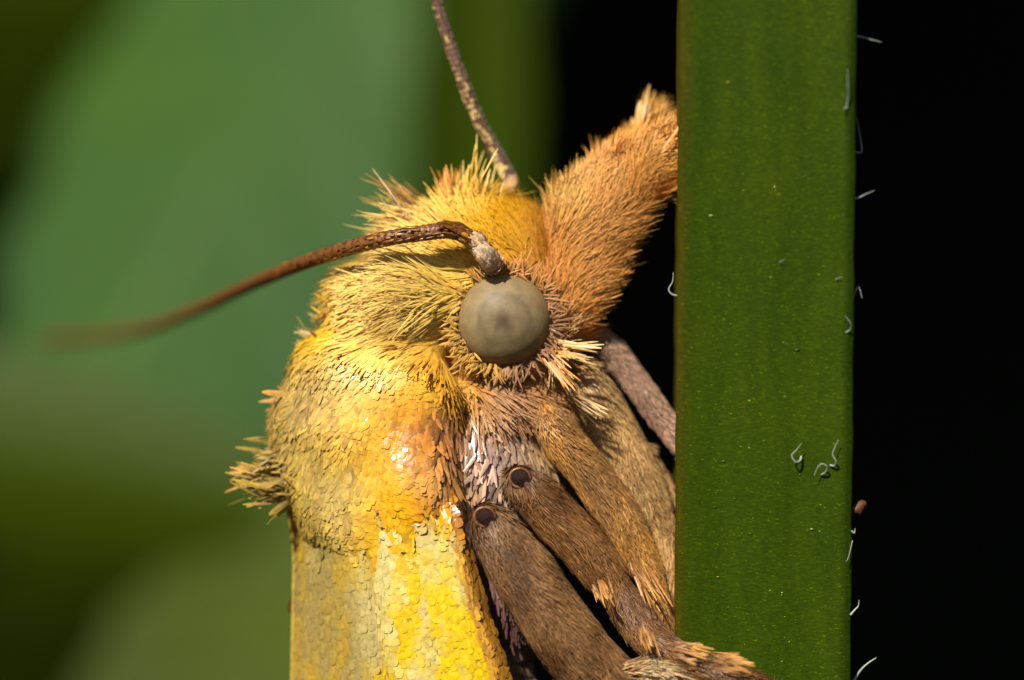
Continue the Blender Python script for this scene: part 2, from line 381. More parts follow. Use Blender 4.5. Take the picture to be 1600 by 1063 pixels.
def build_stem():
    root = empty('plant_stem', (3.9, 0.8, GZ + 0.6))
    tag(root, 'upright square green stem with curled white hairs that the moth clings to', 'stem')
    # cross-section: rounded square with slightly raised corner ribs, from corner profile
    zs = np.unique(np.concatenate([np.linspace(GZ - 1, -8, 24), np.linspace(-8, 8, 120), np.linspace(8, 34, 18)]))
    cx, cz = [], []
    prof = []
    for sx, sy in ((-1, -1), (1, -1), (1, 1), (-1, 1)):
        a0 = {(-1, -1): 180, (1, -1): 270, (1, 1): 0, (-1, 1): 90}[(sx, sy)]
        for q in range(9):
            a = math.radians(a0 + 90 * q / 8); rr_ = 0.085
            prof.append((sx * (1 - rr_) + rr_ * math.cos(a), sy * (1 - rr_) + rr_ * math.sin(a)))
        nx, ny = {(-1, -1): ((1, -1)), (1, -1): ((1, 1)), (1, 1): ((-1, 1)), (-1, 1): ((-1, -1))}[(sx, sy)]
        for f in np.linspace(0, 1, 26)[1:-1]:
            a = np.array(prof[-1]) if False else None
            x = sx + (nx - sx) * f; y = sy + (ny - sy) * f
            if sx == nx: y = sy * (1 - .085) + (ny - sy) * (1 - .085) * f
            else: x = sx * (1 - .085) + (nx - sx) * (1 - .085) * f
            dep = 0.016 * (1 - math.exp(-((f / 0.10) ** 2))) * (1 - math.exp(-(((1 - f) / 0.10) ** 2))) + 0.016 * math.sin(f * 2 * math.pi) ** 2
            if sx == nx: x = x * (1 - dep)
            else: y = y * (1 - dep)
            prof.append((x, y))
    prof = np.array(prof); k = len(prof)
    V = []; C = []
    for z in zs:
        xl, xr = stem_xs(z); f = STY(z) if z > -12 else STY(-12) + 0
        if z < -12: f = STY(-12) - 0.0
        c = (xl + xr) / 2; h = (xr - xl) / 2 * (1 + (0.0 if z > -10 else 0.004 * (-10 - z)))
        jit = 0.012 * math.sin(z * 3.1) + 0.008 * math.sin(z * 7.7 + 1)
        narrow = 1 - 0.045 * (prof[:, 1] + 1) / 2 * 2
        x = c + prof[:, 0] * (h + jit * 0.5) * narrow; y = f + (prof[:, 1] + 1) * 0.5 * SD
        V.append(np.stack([x, y, np.full(k, z)], -1))
        edge = np.exp(-((np.abs(prof[:, 0]) - 1) / 0.11) ** 2)[:, None] * (prof[:, 0] < 0)[:, None]
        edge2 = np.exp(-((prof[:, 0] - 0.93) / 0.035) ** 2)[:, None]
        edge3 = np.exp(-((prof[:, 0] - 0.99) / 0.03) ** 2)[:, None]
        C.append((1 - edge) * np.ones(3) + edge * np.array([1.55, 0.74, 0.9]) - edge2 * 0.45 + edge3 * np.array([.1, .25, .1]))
    V = np.array(V); n = len(zs)
    i, j = np.meshgrid(np.arange(n - 1), np.arange(k), indexing='ij')
    F = np.stack([i * k + j, i * k + (j + 1) % k, (i + 1) * k + (j + 1) % k, (i + 1) * k + j], -1).reshape(-1, 4)
    off = np.array(root.location)
    Vf = V.reshape(-1, 3) - off
    me = npmesh('stem', Vf, F, np.array(C).reshape(-1, 3))
    bm = bmesh.new(); bm.from_mesh(me); bmesh.ops.holes_fill(bm, edges=[e for e in bm.edges if e.is_boundary]); bmesh.ops.recalc_face_normals(bm, faces=bm.faces); bm.to_mesh(me); bm.free()
    stem = link('stem', me, stem_mat(), root)
    # oil glands: tiny clear yellow-green beads set in the skin
    g = np.random.default_rng(21)
    N = 520
    pz = g.uniform(-6.2, 6.2, N); keep = g.random(N) < np.clip(0.75 - pz * 0.1, 0.12, 1); pz = pz[keep]
    pz = pz[g.random(len(pz)) < .4]
    fx = np.clip(g.normal(0.0, 0.42, len(pz)) + 0.12 * np.sign(g.random(len(pz)) - .5), -0.9, 0.9)
    sz = 0.0068 * np.exp(g.normal(0, 0.35, len(pz))); big = g.random(len(pz)) < 0.6; sz[big] *= 1.0
    bmx = bmesh.new(); bmesh.ops.create_icosphere(bmx, subdivisions=1, radius=1)
    bv = np.array([v.co[:] for v in bmx.verts]); bf = np.array([[v.index for v in f.verts] for f in bmx.faces]); bmx.free()
    VV, FF, CC = [], [], []
    for q in range(len(pz)):
        xl, xr = stem_xs(pz[q]); x = (xl + xr) / 2 + fx[q] * (xr - xl) / 2; y = STY(pz[q]) + 0.032
        VV.append(bv * np.array([sz[q] * g.uniform(1.2, 3.2), sz[q] * 1.3, sz[q] * 0.8]) + np.array([x, y, pz[q]]) - off); FF.append(bf + q * len(bv))
        base = np.array([[0.045, 0.065, 0.002], [0.06, 0.075, 0.003], [0.07, 0.065, 0.004], [0.04, 0.075, 0.01]][g.integers(0, 4)]) * (6.0 if big[q] else 1.6)
        CC.append(np.repeat(base[None], len(bv), 0))
    me = npmesh('oil_glands', np.vstack(VV), np.vstack(FF), np.vstack(CC), np.full(len(VV) * len(bv), 0.8))
    link('oil_glands', me, scale_mat('gland', 0.3, 0.1, 0.9), root, 'stuff')
    # curled hairs
    mh, t, b = newmat('white_hair'); b.inputs['Base Color'].default_value = (0.32, 0.35, 0.28, 1); b.inputs['Roughness'].default_value = 0.3; b.inputs['Transmission Weight'].default_value = 0.3
    F0 = lambda py: STY((531.5 - py) / 100)
    def hair(pts, r=2.2, y=None, lift=0.1):
        m_ = len(pts); P = []
        for q, (px, py) in enumerate(pts):
            yy = (F0(py) if y is None else y) - lift * min(1, q / 2)
            P.append(at(px, py, yy) - off)
        V, F, _ = tube(np.array(P), [r * 0.0062 * (1 - 0.72 * q / (m_ - 1)) for q in range(m_)], 26, 8)
        link('hair', pymesh('hair', V, F), mh, root)
    E = 0.35
    hair([(1334, 57), (1345, 58), (1360, 62), (1377, 66)], 3.0, -1.2, 0)
    hair([(1323, 168), (1325, 150), (1325, 135), (1324, 108)], 2.2); hair([(1324, 168), (1318, 170), (1316, 166)], 2.2)
    hair([(1332, 236), (1346, 238), (1344, 215), (1338, 182)], 2.2, -1.0, 0)
    hair([(1330, 312), (1342, 309), (1352, 304), (1366, 298)], 2.4, -1.1, 0)
    hair([(1322, 482), (1330, 476), (1337, 455), (1342, 449), (1347, 466)], 3.0, -0.75, 0.1)
    hair([(1322, 520), (1329, 514), (1328, 503), (1320, 494)], 2.4)
    hair([(1062, 463), (1050, 460), (1045, 452), (1051, 440), (1052, 426)], 3.0, -0.5, 0)
    hair([(1252, 713), (1250, 720), (1243, 722), (1237, 712), (1244, 704), (1252, 693)], 3.2)
    hair([(1297, 727), (1304, 728), (1306, 720), (1301, 711), (1304, 700), (1310, 688)], 3.0)
    hair([(1283, 742), (1290, 738), (1292, 729), (1284, 725), (1277, 732), (1272, 744)], 2.6)
    hair([(1331, 830), (1335, 833), (1336, 826)], 3.0, -0.5, 0)
    hair([(1329, 961), (1335, 954), (1341, 947), (1342, 938)], 3.4, -0.3, 0)
    hair([(1328, 1075), (1340, 1054), (1352, 1040), (1369, 1028)], 4.5, 0.2, 0)
    hair([(1218, 410), (1226, 405)], 1.2); hair([(1306, 437), (1316, 432)], 1.4)
    hair([(1332, 845), (1326, 870), (1322, 878)], 1.6)
    # withered brown bud scale on the right edge
    V, F, _ = tube(np.array([at(1328, 800, -0.2), at(1338, 796, -0.25), at(1347, 790, -0.25), at(1355, 793, -0.2)]) - off, [0.05, 0.10, 0.07, 0.012], 18, 9)
    V = V + noise(V, 16)[:, None] * np.array([.02, .02, .03])
    link('dry_scale', pymesh('dry_scale', V, F), simple('dry_brown', lin((84, 46, 22)), 0.6, 0.4, 12), root)
build_stem()

# ------------------------------------------------------------------ the moth
MID = 1.30                                  # depth of the moth's plane of symmetry
moth = empty('moth', at(1062, 1010, 0.2)); MO = np.array(moth.location)
tag(moth, 'furry yellow moth with brown legs and tan snout clinging to the green stem', 'moth')
def mlink(name, me, mat, parent=None, kind=None, label=None):
    o = link(name, me, mat, moth if parent is None else parent, kind)
    if label: o['label'] = label
    return o

def ell(bm, px, py, y, rx, rz, rd, rot=0.0):
    m = Matrix.Translation(Vector(at(px, py, y) - MO)) @ Matrix.Rotation(rot, 4, 'Y') @ Matrix.Diagonal((rx * .01, rd, rz * .01, 1))
    bmesh.ops.create_icosphere(bm, subdivisions=4, radius=1, matrix=m)

def remeshed(name, bm, voxel=0.07, smooth=6):
    me = bpy.data.meshes.new(name + '_raw'); bm.to_mesh(me); bm.free()
    o = bpy.data.objects.new('tmp', me); COL.objects.link(o)
    r = o.modifiers.new('r', 'REMESH'); r.mode = 'VOXEL'; r.voxel_size = voxel
    s = o.modifiers.new('s', 'SMOOTH'); s.iterations = smooth; s.factor = 0.5
    dg = bpy.context.evaluated_depsgraph_get(); out = bpy.data.meshes.new_from_object(o.evaluated_get(dg))
    bpy.data.objects.remove(o); bpy.data.meshes.remove(me); out.name = name
    out.polygons.foreach_set('use_smooth', np.full(len(out.polygons), True)); out.update()
    return out

bm = bmesh.new()
ell(bm, 765, 425, MID, 118, 112, 1.10)                  # head
ell(bm, 700, 400, MID, 85, 62, 0.95)                    # vertex
ell(bm, 790, 500, 0.70, 92, 92, 0.55)                   # eye socket near side
ell(bm, 790, 500, 2 * MID - 0.70, 92, 92, 0.55)
ell(bm, 640, 515, MID, 105, 90, 1.12, 0.3)              # collar
ell(bm, 685, 462, MID, 104, 92, 1.24)                    # neck fur base
ell(bm, 648, 700, 0.22, 66, 62, 0.44, -0.2)             # between tegula and shoulder
ell(bm, 648, 700, 2 * MID - 0.22, 66, 62, 0.44, -0.2)
ell(bm, 606, 690, MID, 150, 195, 1.45, -0.15)           # thorax
ell(bm, 638, 622, 0.28, 82, 92, 0.42, -0.2)             # tegula near
ell(bm, 638, 622, 2 * MID - 0.28, 82, 92, 0.42, -0.2)
ell(bm, 575, 590, MID, 105, 105, 1.30, 0.1)             # nape
ell(bm, 650, 850, 0.22, 70, 120, 0.45, -0.2)
ell(bm, 650, 850, 2 * MID - 0.22, 70, 120, 0.45, -0.2)
ell(bm, 652, 762, 0.10, 66, 92, 0.47, -0.2)             # shoulder near
ell(bm, 655, 760, 2 * MID - 0.12, 62, 90, 0.42, -0.2)
ell(bm, 770, 720, MID, 110, 140, 1.10, -0.3)            # pectus
ell(bm, 790, 620, MID, 100, 62, 1.0)                    # throat
ell(bm, 720, 900, MID, 130, 220, 1.05, -0.1)            # rear thorax
ell(bm, 730, 1250, MID, 135, 380, 0.95, -0.03)          # abdomen
ell(bm, 745, 1650, MID, 100, 300, 0.75, -0.03)
ell(bm, 506, 700, MID, 84, 105, 0.95, 0.15)             # back hump
ell(bm, 540, 600, MID, 92, 105, 1.10, 0.25)
ell(bm, 505, 650, MID, 82, 100, 1.0, 0.25)
ell(bm, 602, 470, MID, 62, 72, 1.0, 0.4)
ell(bm, 540, 760, MID, 92, 125, 1.16)
ell(bm, 590, 770, 0.55, 100, 130, 0.70)
ell(bm, 590, 770, 2 * MID - 0.55, 100, 130, 0.70)
body_me = remeshed('body', bm, 0.075, 60)
body = mlink('body', body_me, M_PIG)

# palette (pigments)
Y = lin((252, 198, 8)); PY = lin((254, 222, 120)); DY = lin((242, 170, 6)); OR = lin((222, 140, 36)); DO = lin((192, 114, 26)); BR = lin((138, 88, 42)); DB = lin((84, 48, 24))
TN = lin((224, 162, 80)); PK = lin((206, 146, 84)); CR = lin((228, 194, 136)); DG = lin((180, 150, 58)); BT = lin((166, 116, 64)); AM = lin((200, 122, 22)); WC = lin((196, 172, 98)); GY = lin((182, 154, 84)); GB = lin((122, 98, 52)); SV = lin((158, 134, 124)); WT = lin((184, 158, 132)); PU = lin((112, 80, 76))

# px py | lie dx dy | len wid lift | root tip | gloss blunt
CP = [
 # crown
 (800, 300, -.35, -1, 42, 6.0, .42, DY, Y, .1, .1), (835, 330, -.6, -.8, 48, 6, .35, DY, Y, .1, .1), (760, 310, .0, -1, 48, 6.5, .48, DY, PY, .1, .1),
 (800, 350, -.9, -.45, 52, 6, .3, DY, Y, .15, .1), (740, 345, -.5, -.85, 60, 6.5, .45, Y, Y, .1, .1), (700, 325, -.35, -1, 54, 6.5, .52, Y, PY, .1, .1),
 (650, 340, -.8, -.6, 66, 6, .7, Y, PY, .1, .1), (615, 370, -1, -.15, 62, 6, .6, Y, PY, .1, .1), (680, 385, -.9, .0, 66, 6.5, .4, Y, PY, .1, .1),
 (820, 390, -.5, -.75, 40, 6, .22, DY, Y, .15, .1), (850, 400, -.2, -1, 40, 6, .25, OR, TN, .1, .1),
 # behind the eye
 (710, 440, -1, -.05, 74, 7, .26, Y, PY, .1, .1), (705, 480, -1, .12, 80, 7, .26, Y, PY, .1, .1), (700, 520, -1, .30, 74, 7, .26, DY, PY, .1, .1),
 (640, 440, -1, .25, 70, 8, .22, Y, PY, .1, .15), (640, 500, -1, .35, 70, 8, .2, Y, PY, .1, .15), (580, 430, -1, .35, 62, 7, .42, Y, PY, .1, .1),
 (715, 560, -.7, .75, 62, 5.5, .40, PK, TN, .1, 0), (745, 585, -.25, 1, 52, 5.5, .40, BR, PK, .1, 0), (790, 595, .2, 1, 46, 5.5, .40, BR, PK, .1, 0),
 # lower right of the eye
 (850, 560, .55, .85, 44, 7, .55, TN, CR, .15, .2), (880, 535, 1, .35, 50, 8, .55, TN, CR, .2, .3), (880, 480, .3, -1, 40, 6, .3, OR, TN, .1, 0),
 # collar
 (545, 470, -.75, .75, 46, 12, .22, DY, Y, .2, .6), (580, 500, -.85, .55, 52, 10, .20, Y, Y, .2, .4), (530, 510, -.7, .8, 42, 11, .25, DY, Y, .25, .6), (610, 540, -.9, .45, 56, 8, .25, Y, PY, .1, .3),
 # tegula
 (640, 560, -.3, 1, 18, 15, 0.12, Y, Y, .15, .9), (680, 570, .2, 1, 20, 14, 0.14, OR, Y, .15, .9), (690, 610, .2, 1, 20, 15, 0.15, DY, Y, .15, .9), (590, 570, -.5, 1, 22, 11, 0.12, Y, Y, .3, .7),
 (640, 610, -.1, 1, 18, 11, 0.12, DO, OR, .2, .7), (620, 650, -.2, 1, 18, 10, 0.12, DO, AM, .3, .7), (660, 655, .1, 1, 20, 10, 0.14, DO, AM, .15, .7), (580, 630, -.3, 1, 22, 11, 0.11, DY, Y, 11.4, .8),
 (600, 700, -.1, 1, 20, 12, 0.12, OR, Y, 1.7, .9), (560, 600, -.5, 1, 40, 8, .16, GY, PY, .15, .6), (650, 690, .2, 1, 20, 11, 0.14, DO, AM, 1.4, .8),
 (625, 668, -.1, 1, 22, 11, 1.0, DO, AM, .9, .8), (662, 684, .1, 1, 22, 11, 1.0, DO, AM, .7, .8), (592, 655, -.2, 1, 24, 10, .9, DY, Y, 1.2, .8), (700, 668, .2, 1, 24, 10, .8, BR, AM, .5, .7),
 (572, 572, -.6, 1, 40, 8, .2, GY, CR, .2, .6), (548, 612, -.4, 1, 42, 8, .2, GY, CR, .2, .6), (540, 540, -.9, .5, 40, 7, .2, GB, DG, .2, .6),
 # shoulder
 (620, 760, .0, 1, 24, 13, .16, OR, Y, 1.7, .9), (660, 760, .15, 1, 24, 12, .16, DO, AM, 1.7, .9), (640, 820, .0, 1, 26, 14, .12, Y, Y, .5, 1), (690, 810, .25, 1, 26, 12, .14, DO, AM, 1.7, .9), (590, 800, 0, 1, 28, 12, .14, OR, Y, .5, .9),
 (700, 730, .2, 1, 24, 9, .14, BR, AM, 1.3, .7),
 # dorsum of the thorax
 (520, 570, -.5, 1, 45, 6.5, 0.21, GB, GY, .25, .6), (480, 600, -.6, 1, 46, 6.5, 0.27, GB, GY, .25, .6), (540, 650, -.35, 1, 48, 6.5, 0.15, GB, DG, .15, .6), (500, 680, -.5, 1, 48, 6.5, 0.21, GB, DG, .25, .6),
 (450, 680, -.75, 1, 48, 7.4, 0.28, GB, GY, .2, .6), (560, 720, -.15, 1, 48, 7.4, 0.11, GB, DG, .15, .6), (510, 740, -.3, 1, 40, 9, .15, GB, WC, .2, .7), (450, 750, -.9, .6, 38, 8, .3, GB, DG, .2, .6), (460, 790, -.35, .95, 34, 8, .2, GB, DG, .2, .6), (540, 790, -.1, 1, 34, 10, .12, GY, WC, .2, .8),
 # throat and pectus
 (720, 602, .55, .7, 44, 6, .25, DB, BT, .2, 0), (780, 612, .9, .3, 46, 6, .16, DB, BR, .3, 0), (840, 620, 1, .35, 74, 6.5, .25, DB, BT, .3, .1), (880, 610, 1, .45, 60, 7, .3, BR, BT, .25, .2),
 (700, 650, .1, 1, 60, 15, .18, PU, SV, 1, .6), (690, 720, .3, 1, 74, 15, .18, GB, CR, 1, .5), (740, 670, -.1, 1, 66, 17, .16, PU, SV, 1, .6), (790, 680, -.45, 1, 72, 15, .18, PU, SV, 1, .5),
 (750, 740, .0, 1, 74, 17, .16, PU, WT, 1, .6), (800, 740, -.2, 1, 66, 13, .2, PU, SV, 1, .4), (835, 690, .3, 1, 60, 11, .2, BR, CR, .9, .3),
 (740, 800, .3, 1, 60, 14, .18, PU, SV, .9, .5), (780, 880, .3, 1, 60, 13, .12, DB, PU, .6, .5), (820, 1000, .3, 1, 60, 16, .1, DB, SV, .6, .6), (760, 1300, .0, 1, 70, 20, .1, BR, TN, .3, .8), (600, 900, 0, 1, 60, 16, .1, GB, GY, .3, .8),
]
def field(cps, px, py, sig=34.0):
    A = np.array([c[:7] + (c[9], c[10]) for c in cps], float); C0 = np.array([c[7] for c in cps]); C1 = np.array([c[8] for c in cps])
    d2 = (px[:, None] - A[:, 0]) ** 2 + (py[:, None] - A[:, 1]) ** 2
    wgt = np.exp(-(d2 - d2.min(1, keepdims=True)) / (2 * sig * sig)); wgt /= wgt.sum(1, keepdims=True)
    return wgt @ A[:, 2:], wgt @ C0, wgt @ C1

EYE = (788, 500)
def paint_skin(me, fn):
    v = np.zeros(len(me.vertices) * 3); me.vertices.foreach_get('co', v); v = v.reshape(-1, 3) + MO
    far = v[:, 1] > MID; v[far, 1] = 2 * MID - v[far, 1]
    c4 = np.ones((len(v), 4)); c4[:, :3] = fn(v)
    a = me.color_attributes.new('Col', 'FLOAT_COLOR', 'POINT'); a.data.foreach_set('color', c4.ravel())
def from_field(cps, k=0.6, sig=34.0):
    def fn(v):
        px, py = pix(v); A, c0, c1 = field(cps, px, py, sig); return (c0 * .6 + c1 * .4) * k
    return fn
def fur_on(me, n, cps, rng, sig=34.0, mask=None, dens=1.0, lenj=0.25, dirj=0.22, colj=0.18, sparse_back=0.07, rings=3, wide=1.0, ln=1.0, plates=None):
    P, N = sample(me, n, rng); Pw = P + MO
    keep = rng.random(n) < np.where(N[:, 1] < 0.35, 1.0, sparse_back)
    Pm = Pw.copy(); far = Pm[:, 1] > MID; Pm[far, 1] = 2 * MID - Pm[far, 1]
    px, py = pix(Pm)
    if mask is not None: keep &= mask(px, py, Pw)
    P, N, px, py, Pw = P[keep], N[keep], px[keep], py[keep], Pw[keep]
    A, c0, c1 = field(cps, px, py, sig)
    if plates is not None:
        pm = (A[:, 6] > .52) == plates
        P, N, px, py, Pw, A, c0, c1 = P[pm], N[pm], px[pm], py[pm], Pw[pm], A[pm], c0[pm], c1[pm]
        if plates: A[:, 4] = A[:, 4] * .24 + .085
    m = len(P)
    nz = noise(Pw, 3.2); nz2 = noise(Pw, 3.0, 7); nz3 = noise(Pw, 5.0, 11)
    ang = np.arctan2(-A[:, 1], A[:, 0]) + nz * 0.22 + rng.normal(0, dirj, m)
    D = np.stack([np.cos(ang), rng.normal(0, 0.12, m) , np.sin(ang)], -1)
    L = A[:, 2] * .01 * (1.18 + nz2 * 0.18 + rng.normal(0, lenj, m)); L = np.clip(L, .10, None) * ln
    W = A[:, 3] * .01 * np.exp(rng.normal(0, .25, m)) * (0.35 + 0.51 * A[:, 6]) * wide
    lift = np.clip(A[:, 4] * (.54 + rng.normal(0, .28, m) + nz3 * .2), .02, 1.2)
    br = np.exp(rng.normal(0, colj, m) + nz3 * 0.12)[:, None]
    hue = np.abs(rng.normal(0, .06, (m, 1))) * np.array([0.3, -.8, -1.5]) + 1
    if plates:
        mot = np.clip(noise(Pw, 6.0, 13) * .5 + rng.normal(0, .5, m), -1, 1)[:, None]
        c1 = np.where(mot > 0, c1 * (1 - mot * .35) + c0 * mot * .35, c1 * (1 + mot * .25) - mot * .25 * lin((232, 190, 40)))
    c0 = np.clip((c0 * .7 + c1 * .3) * br * hue, 0, 9); c1 = np.clip(c1 * br * hue, 0, 9)
    gl = np.clip(A[:, 5] * (.15 + .85 * rng.random(m) ** 2), 0, 1)
    return strands(P, N, D, L, W, lift, c0, c1, gl, blunt=np.clip(A[:, 6] + rng.normal(0, .1, m), 0, 1), kink=rng.normal(0, .2, m), rings=rings, bend=.6, sink=.012)

rng = np.random.default_rng(5)
paint_skin(body_me, from_field(CP))
not_eye = lambda px, py, P: np.hypot(px - EYE[0], py - EYE[1]) > 66
is_silver = lambda px, py: (px > 672) & (px < 865) & (py > 622) & (py < 830) & (py > 1.0 * (px - 676) * .10 + 618)
front = lambda P: P[:, 2] > -6.5
f1 = fur_on(body_me, 400000, CP, rng, 30, lambda px, py, P: not_eye(px, py, P) & front(P) & ~is_silver(px, py) & ~((py > 900) & (px < 770)), plates=False)
f3 = fur_on(body_me, 250000, CP, rng, 30, lambda px, py, P: not_eye(px, py, P) & front(P) & ~is_silver(px, py) & ~((py > 900) & (px < 770)), plates=True, rings=4, wide=1.45, ln=.62, colj=.15, dirj=.16)
# a few long stray bristles at the crown
mlink('fur', npmesh('fur', *f1, smooth=False), M_FUR, body, 'stuff')
mlink('thorax_scales', npmesh('thorax_scales', *f3, smooth=False), M_WING, body, 'stuff')
f2 = fur_on(body_me, 26000, CP, rng, 26, lambda px, py, P: is_silver(px, py), colj=.4, dirj=.24, rings=4, wide=.85, ln=.75)
mlink('silver_scales', npmesh('silver_scales', *f2, smooth=False), M_SILV, body, 'stuff')

# dorsal scale tufts
def tuft(spec):
    parts = []
    for (px, py, y, dx, dy, n, ln, wd, spread, root, tip, r) in spec:
        n = int(n * 2.4)
        P = at(px, py, y) - MO + rng.normal(0, 1, (n, 3)) * np.array([r, .25, r])
        D = np.stack([dx + rng.normal(0, spread * .7, n), rng.normal(0, .2, n), -dy + rng.normal(0, spread * .7, n)], -1); D = nrm(D)
        N = nrm(np.cross(D, np.array([0, 0, 1.0])) + np.array([0, -1.5, 0.3]) + rng.normal(0, .3, (n, 3)))
        br = np.exp(rng.normal(0, .15, n))[:, None]
        parts.append(strands(P, N, D, ln * .01 * (1 + rng.normal(0, .25, n)), wd * .0042 * np.exp(rng.normal(0, .25, n)), np.full(n, .05), np.clip(root * br, 0, 9), np.clip(tip * br, 0, 9), np.full(n, .2), blunt=np.full(n, .45)))
    return merge(parts)
tf = tuft([(440, 742, 1.0, -1, .06, 44, 46, 13, .10, GB, DG, .18), (448, 712, 1.1, -.85, .5, 26, 34, 12, .10, GB, GY, .18), (464, 768, 1.0, -.85, .5, 16, 34, 12, .12, GB, DG, .12),
           (408, 738, 1.0, -1, .12, 9, 46, 13, .07, GY, TN, .05), (460, 618, 1.2, -1, .18, 4, 44, 15, .10, GY, TN, .03), (458, 640, 1.2, -.9, .5, 6, 34, 12, .2, GY, TN, .05), (500, 530, 1.2, -.9, -.3, 14, 36, 8, .3, GB, GY, .10), (535, 470, 1.2, -.9, -.2, 14, 34, 8, .3, DY, Y, .12),
           (640, 345, .9, -.95, -.25, 26, 62, 4.5, .22, TN, PY, .14), (650, 325, 1.3, -.85, -.55, 12, 62, 4, .2, BR, TN, .10), (732, 318, 1.0, .15, -1, 20, 46, 6, .25, DY, PY, .16), (705, 322, 1.2, -.2, -1, 12, 42, 6, .3, DO, OR, .14)])
mlink('scale_tuft', npmesh('scale_tuft', *tf, smooth=False), M_FUR, body, 'stuff')
# stray bristle
V, F, _ = tube(np.array([at(640, 345, .6), at(615, 308, .6), at(598, 285, .7), at(582, 264, .8)]) - MO, [.02, .018, .014, .006], 16, 6)
mlink('bristle', pymesh('bristle', V, F), simple('bristle_tan', lin((190, 150, 110)), .5), body)

# ---- eyes
def eye_mat():
    m, t, b = newmat('compound_eye')
    tc = nd(t, 'ShaderNodeTexCoord'); sp = nd(t, 'ShaderNodeSeparateXYZ'); t.links.new(tc.outputs['Object'], sp.inputs[0])
    cb = nd(t, 'ShaderNodeCombineXYZ'); t.links.new(sp.outputs[0], cb.inputs[0]); t.links.new(sp.outputs[2], cb.inputs[1])
    nz = nd(t, 'ShaderNodeTexNoise', Scale=2.6, Detail=4.0); t.links.new(tc.outputs['Object'], nz.inputs['Vector'])
    ln = nd(t, 'ShaderNodeVectorMath', operation='LENGTH'); t.links.new(cb.outputs[0], ln.inputs[0])
    ad = nd(t, 'ShaderNodeMath', operation='MULTIPLY_ADD'); t.links.new(nz.outputs[0], ad.inputs[0]); ad.inputs[1].default_value = 0.26; t.links.new(ln.outputs['Value'], ad.inputs[2])
    c = lambda *q: tuple(lin(q))
    r = ramp(t, [(0.06, c(66, 48, 28)), (0.20, c(88, 68, 44)), (0.34, c(122, 104, 76)), (0.42, c(120, 103, 73)), (0.52, c(112, 95, 66)), (0.62, c(130, 112, 78)), (0.84, c(134, 110, 74)), (0.94, c(90, 56, 32))])
    nz2 = nd(t, 'ShaderNodeTexNoise', Scale=5.5, Detail=4.0, Roughness=0.6); t.links.new(tc.outputs['Object'], nz2.inputs['Vector'])
    r2 = ramp(t, [(0.35, (0.8, 0.8, 0.8)), (0.62, (1.05, 1.04, 1.02))]); t.links.new(nz2.outputs[0], r2.inputs[0])
    mx = nd(t, 'ShaderNodeMix'); mx.data_type = 'RGBA'; mx.blend_type = 'MULTIPLY'; mx.inputs[0].default_value = 1.0
    t.links.new(ad.outputs[0], r.inputs[0]); t.links.new(r.outputs[0], mx.inputs[6]); t.links.new(r2.outputs[0], mx.inputs[7]); t.links.new(mx.outputs[2], b.inputs['Base Color'])
    vo = nd(t, 'ShaderNodeTexVoronoi', Scale=42.0); t.links.new(tc.outputs['Object'], vo.inputs['Vector'])
    bp = nd(t, 'ShaderNodeBump', Strength=0.25, Distance=0.01); bp.invert = True; t.links.new(vo.outputs[0], bp.inputs['Height']); t.links.new(bp.outputs[0], b.inputs['Normal'])
    b.inputs['Roughness'].default_value = 0.6; b.inputs['Specular IOR Level'].default_value = 0.25; b.inputs['Coat Weight'].default_value = 0.2; b.inputs['Coat Roughness'].default_value = 0.45
    return m
ME = eye_mat(); M_RIM = simple('eye_rim', lin((110, 72, 48)), .4, .3, 10)
for sgn in (0, 1):
    y = 0.34 if not sgn else 2 * MID - 0.34
    bmx = bmesh.new(); bmesh.ops.create_uvsphere(bmx, u_segments=64, v_segments=40, radius=0.755)
    me = bpy.data.meshes.new('eye'); bmx.to_mesh(me); bmx.free(); me.polygons.foreach_set('use_smooth', np.full(len(me.polygons), True))
    e = mlink('eye', me, ME); e.location = Vector(at(*EYE, y) - MO); e.scale = (1, .78, .98)
    a = np.linspace(0, 2 * np.pi, 41)
    yr = y - (0.06 if not sgn else -0.06)
    ring = np.stack([np.cos(a) * .72, np.zeros(41), np.sin(a) * .705], -1) + at(*EYE, yr) - MO
    V, F, _ = tube(ring, [.03] * 41, 80, 8, caps=False)
    mlink('eye_rim', pymesh('eye_rim', V, F), M_RIM)

nr = 620; aa = rng.uniform(0, 2 * np.pi, nr); rad = rng.uniform(.70, .80, nr); tw = rng.normal(0, .45, nr) + .35 * np.sin(aa * 7 + 1) + .25 * np.sin(aa * 13)
P = np.stack([np.cos(aa) * rad, rng.uniform(-.12, .05, nr), np.sin(aa) * rad], -1) + at(*EYE, .22) - MO
D = np.stack([np.cos(aa + tw), np.full(nr, -.1), np.sin(aa + tw)], -1)
N = nrm(np.stack([np.cos(aa) * .1, np.full(nr, -1.), np.sin(aa) * .1], -1))
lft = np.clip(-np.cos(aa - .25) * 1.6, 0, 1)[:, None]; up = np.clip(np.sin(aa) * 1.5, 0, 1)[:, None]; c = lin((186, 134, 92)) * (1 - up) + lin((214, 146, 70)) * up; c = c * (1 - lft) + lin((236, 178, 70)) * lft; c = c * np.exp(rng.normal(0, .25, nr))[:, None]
rs = strands(P, N, D, .20 * np.exp(rng.normal(0, .4, nr)), .027 * np.exp(rng.normal(0, .3, nr)), np.clip(rng.normal(.25, .2, nr), .02, 1), c * .5, np.clip(c, 0, 9), np.full(nr, .2), kink=rng.normal(0, .2, nr))
mlink('eye_fringe', npmesh('eye_fringe', *rs, smooth=False), M_FUR, body, 'stuff')

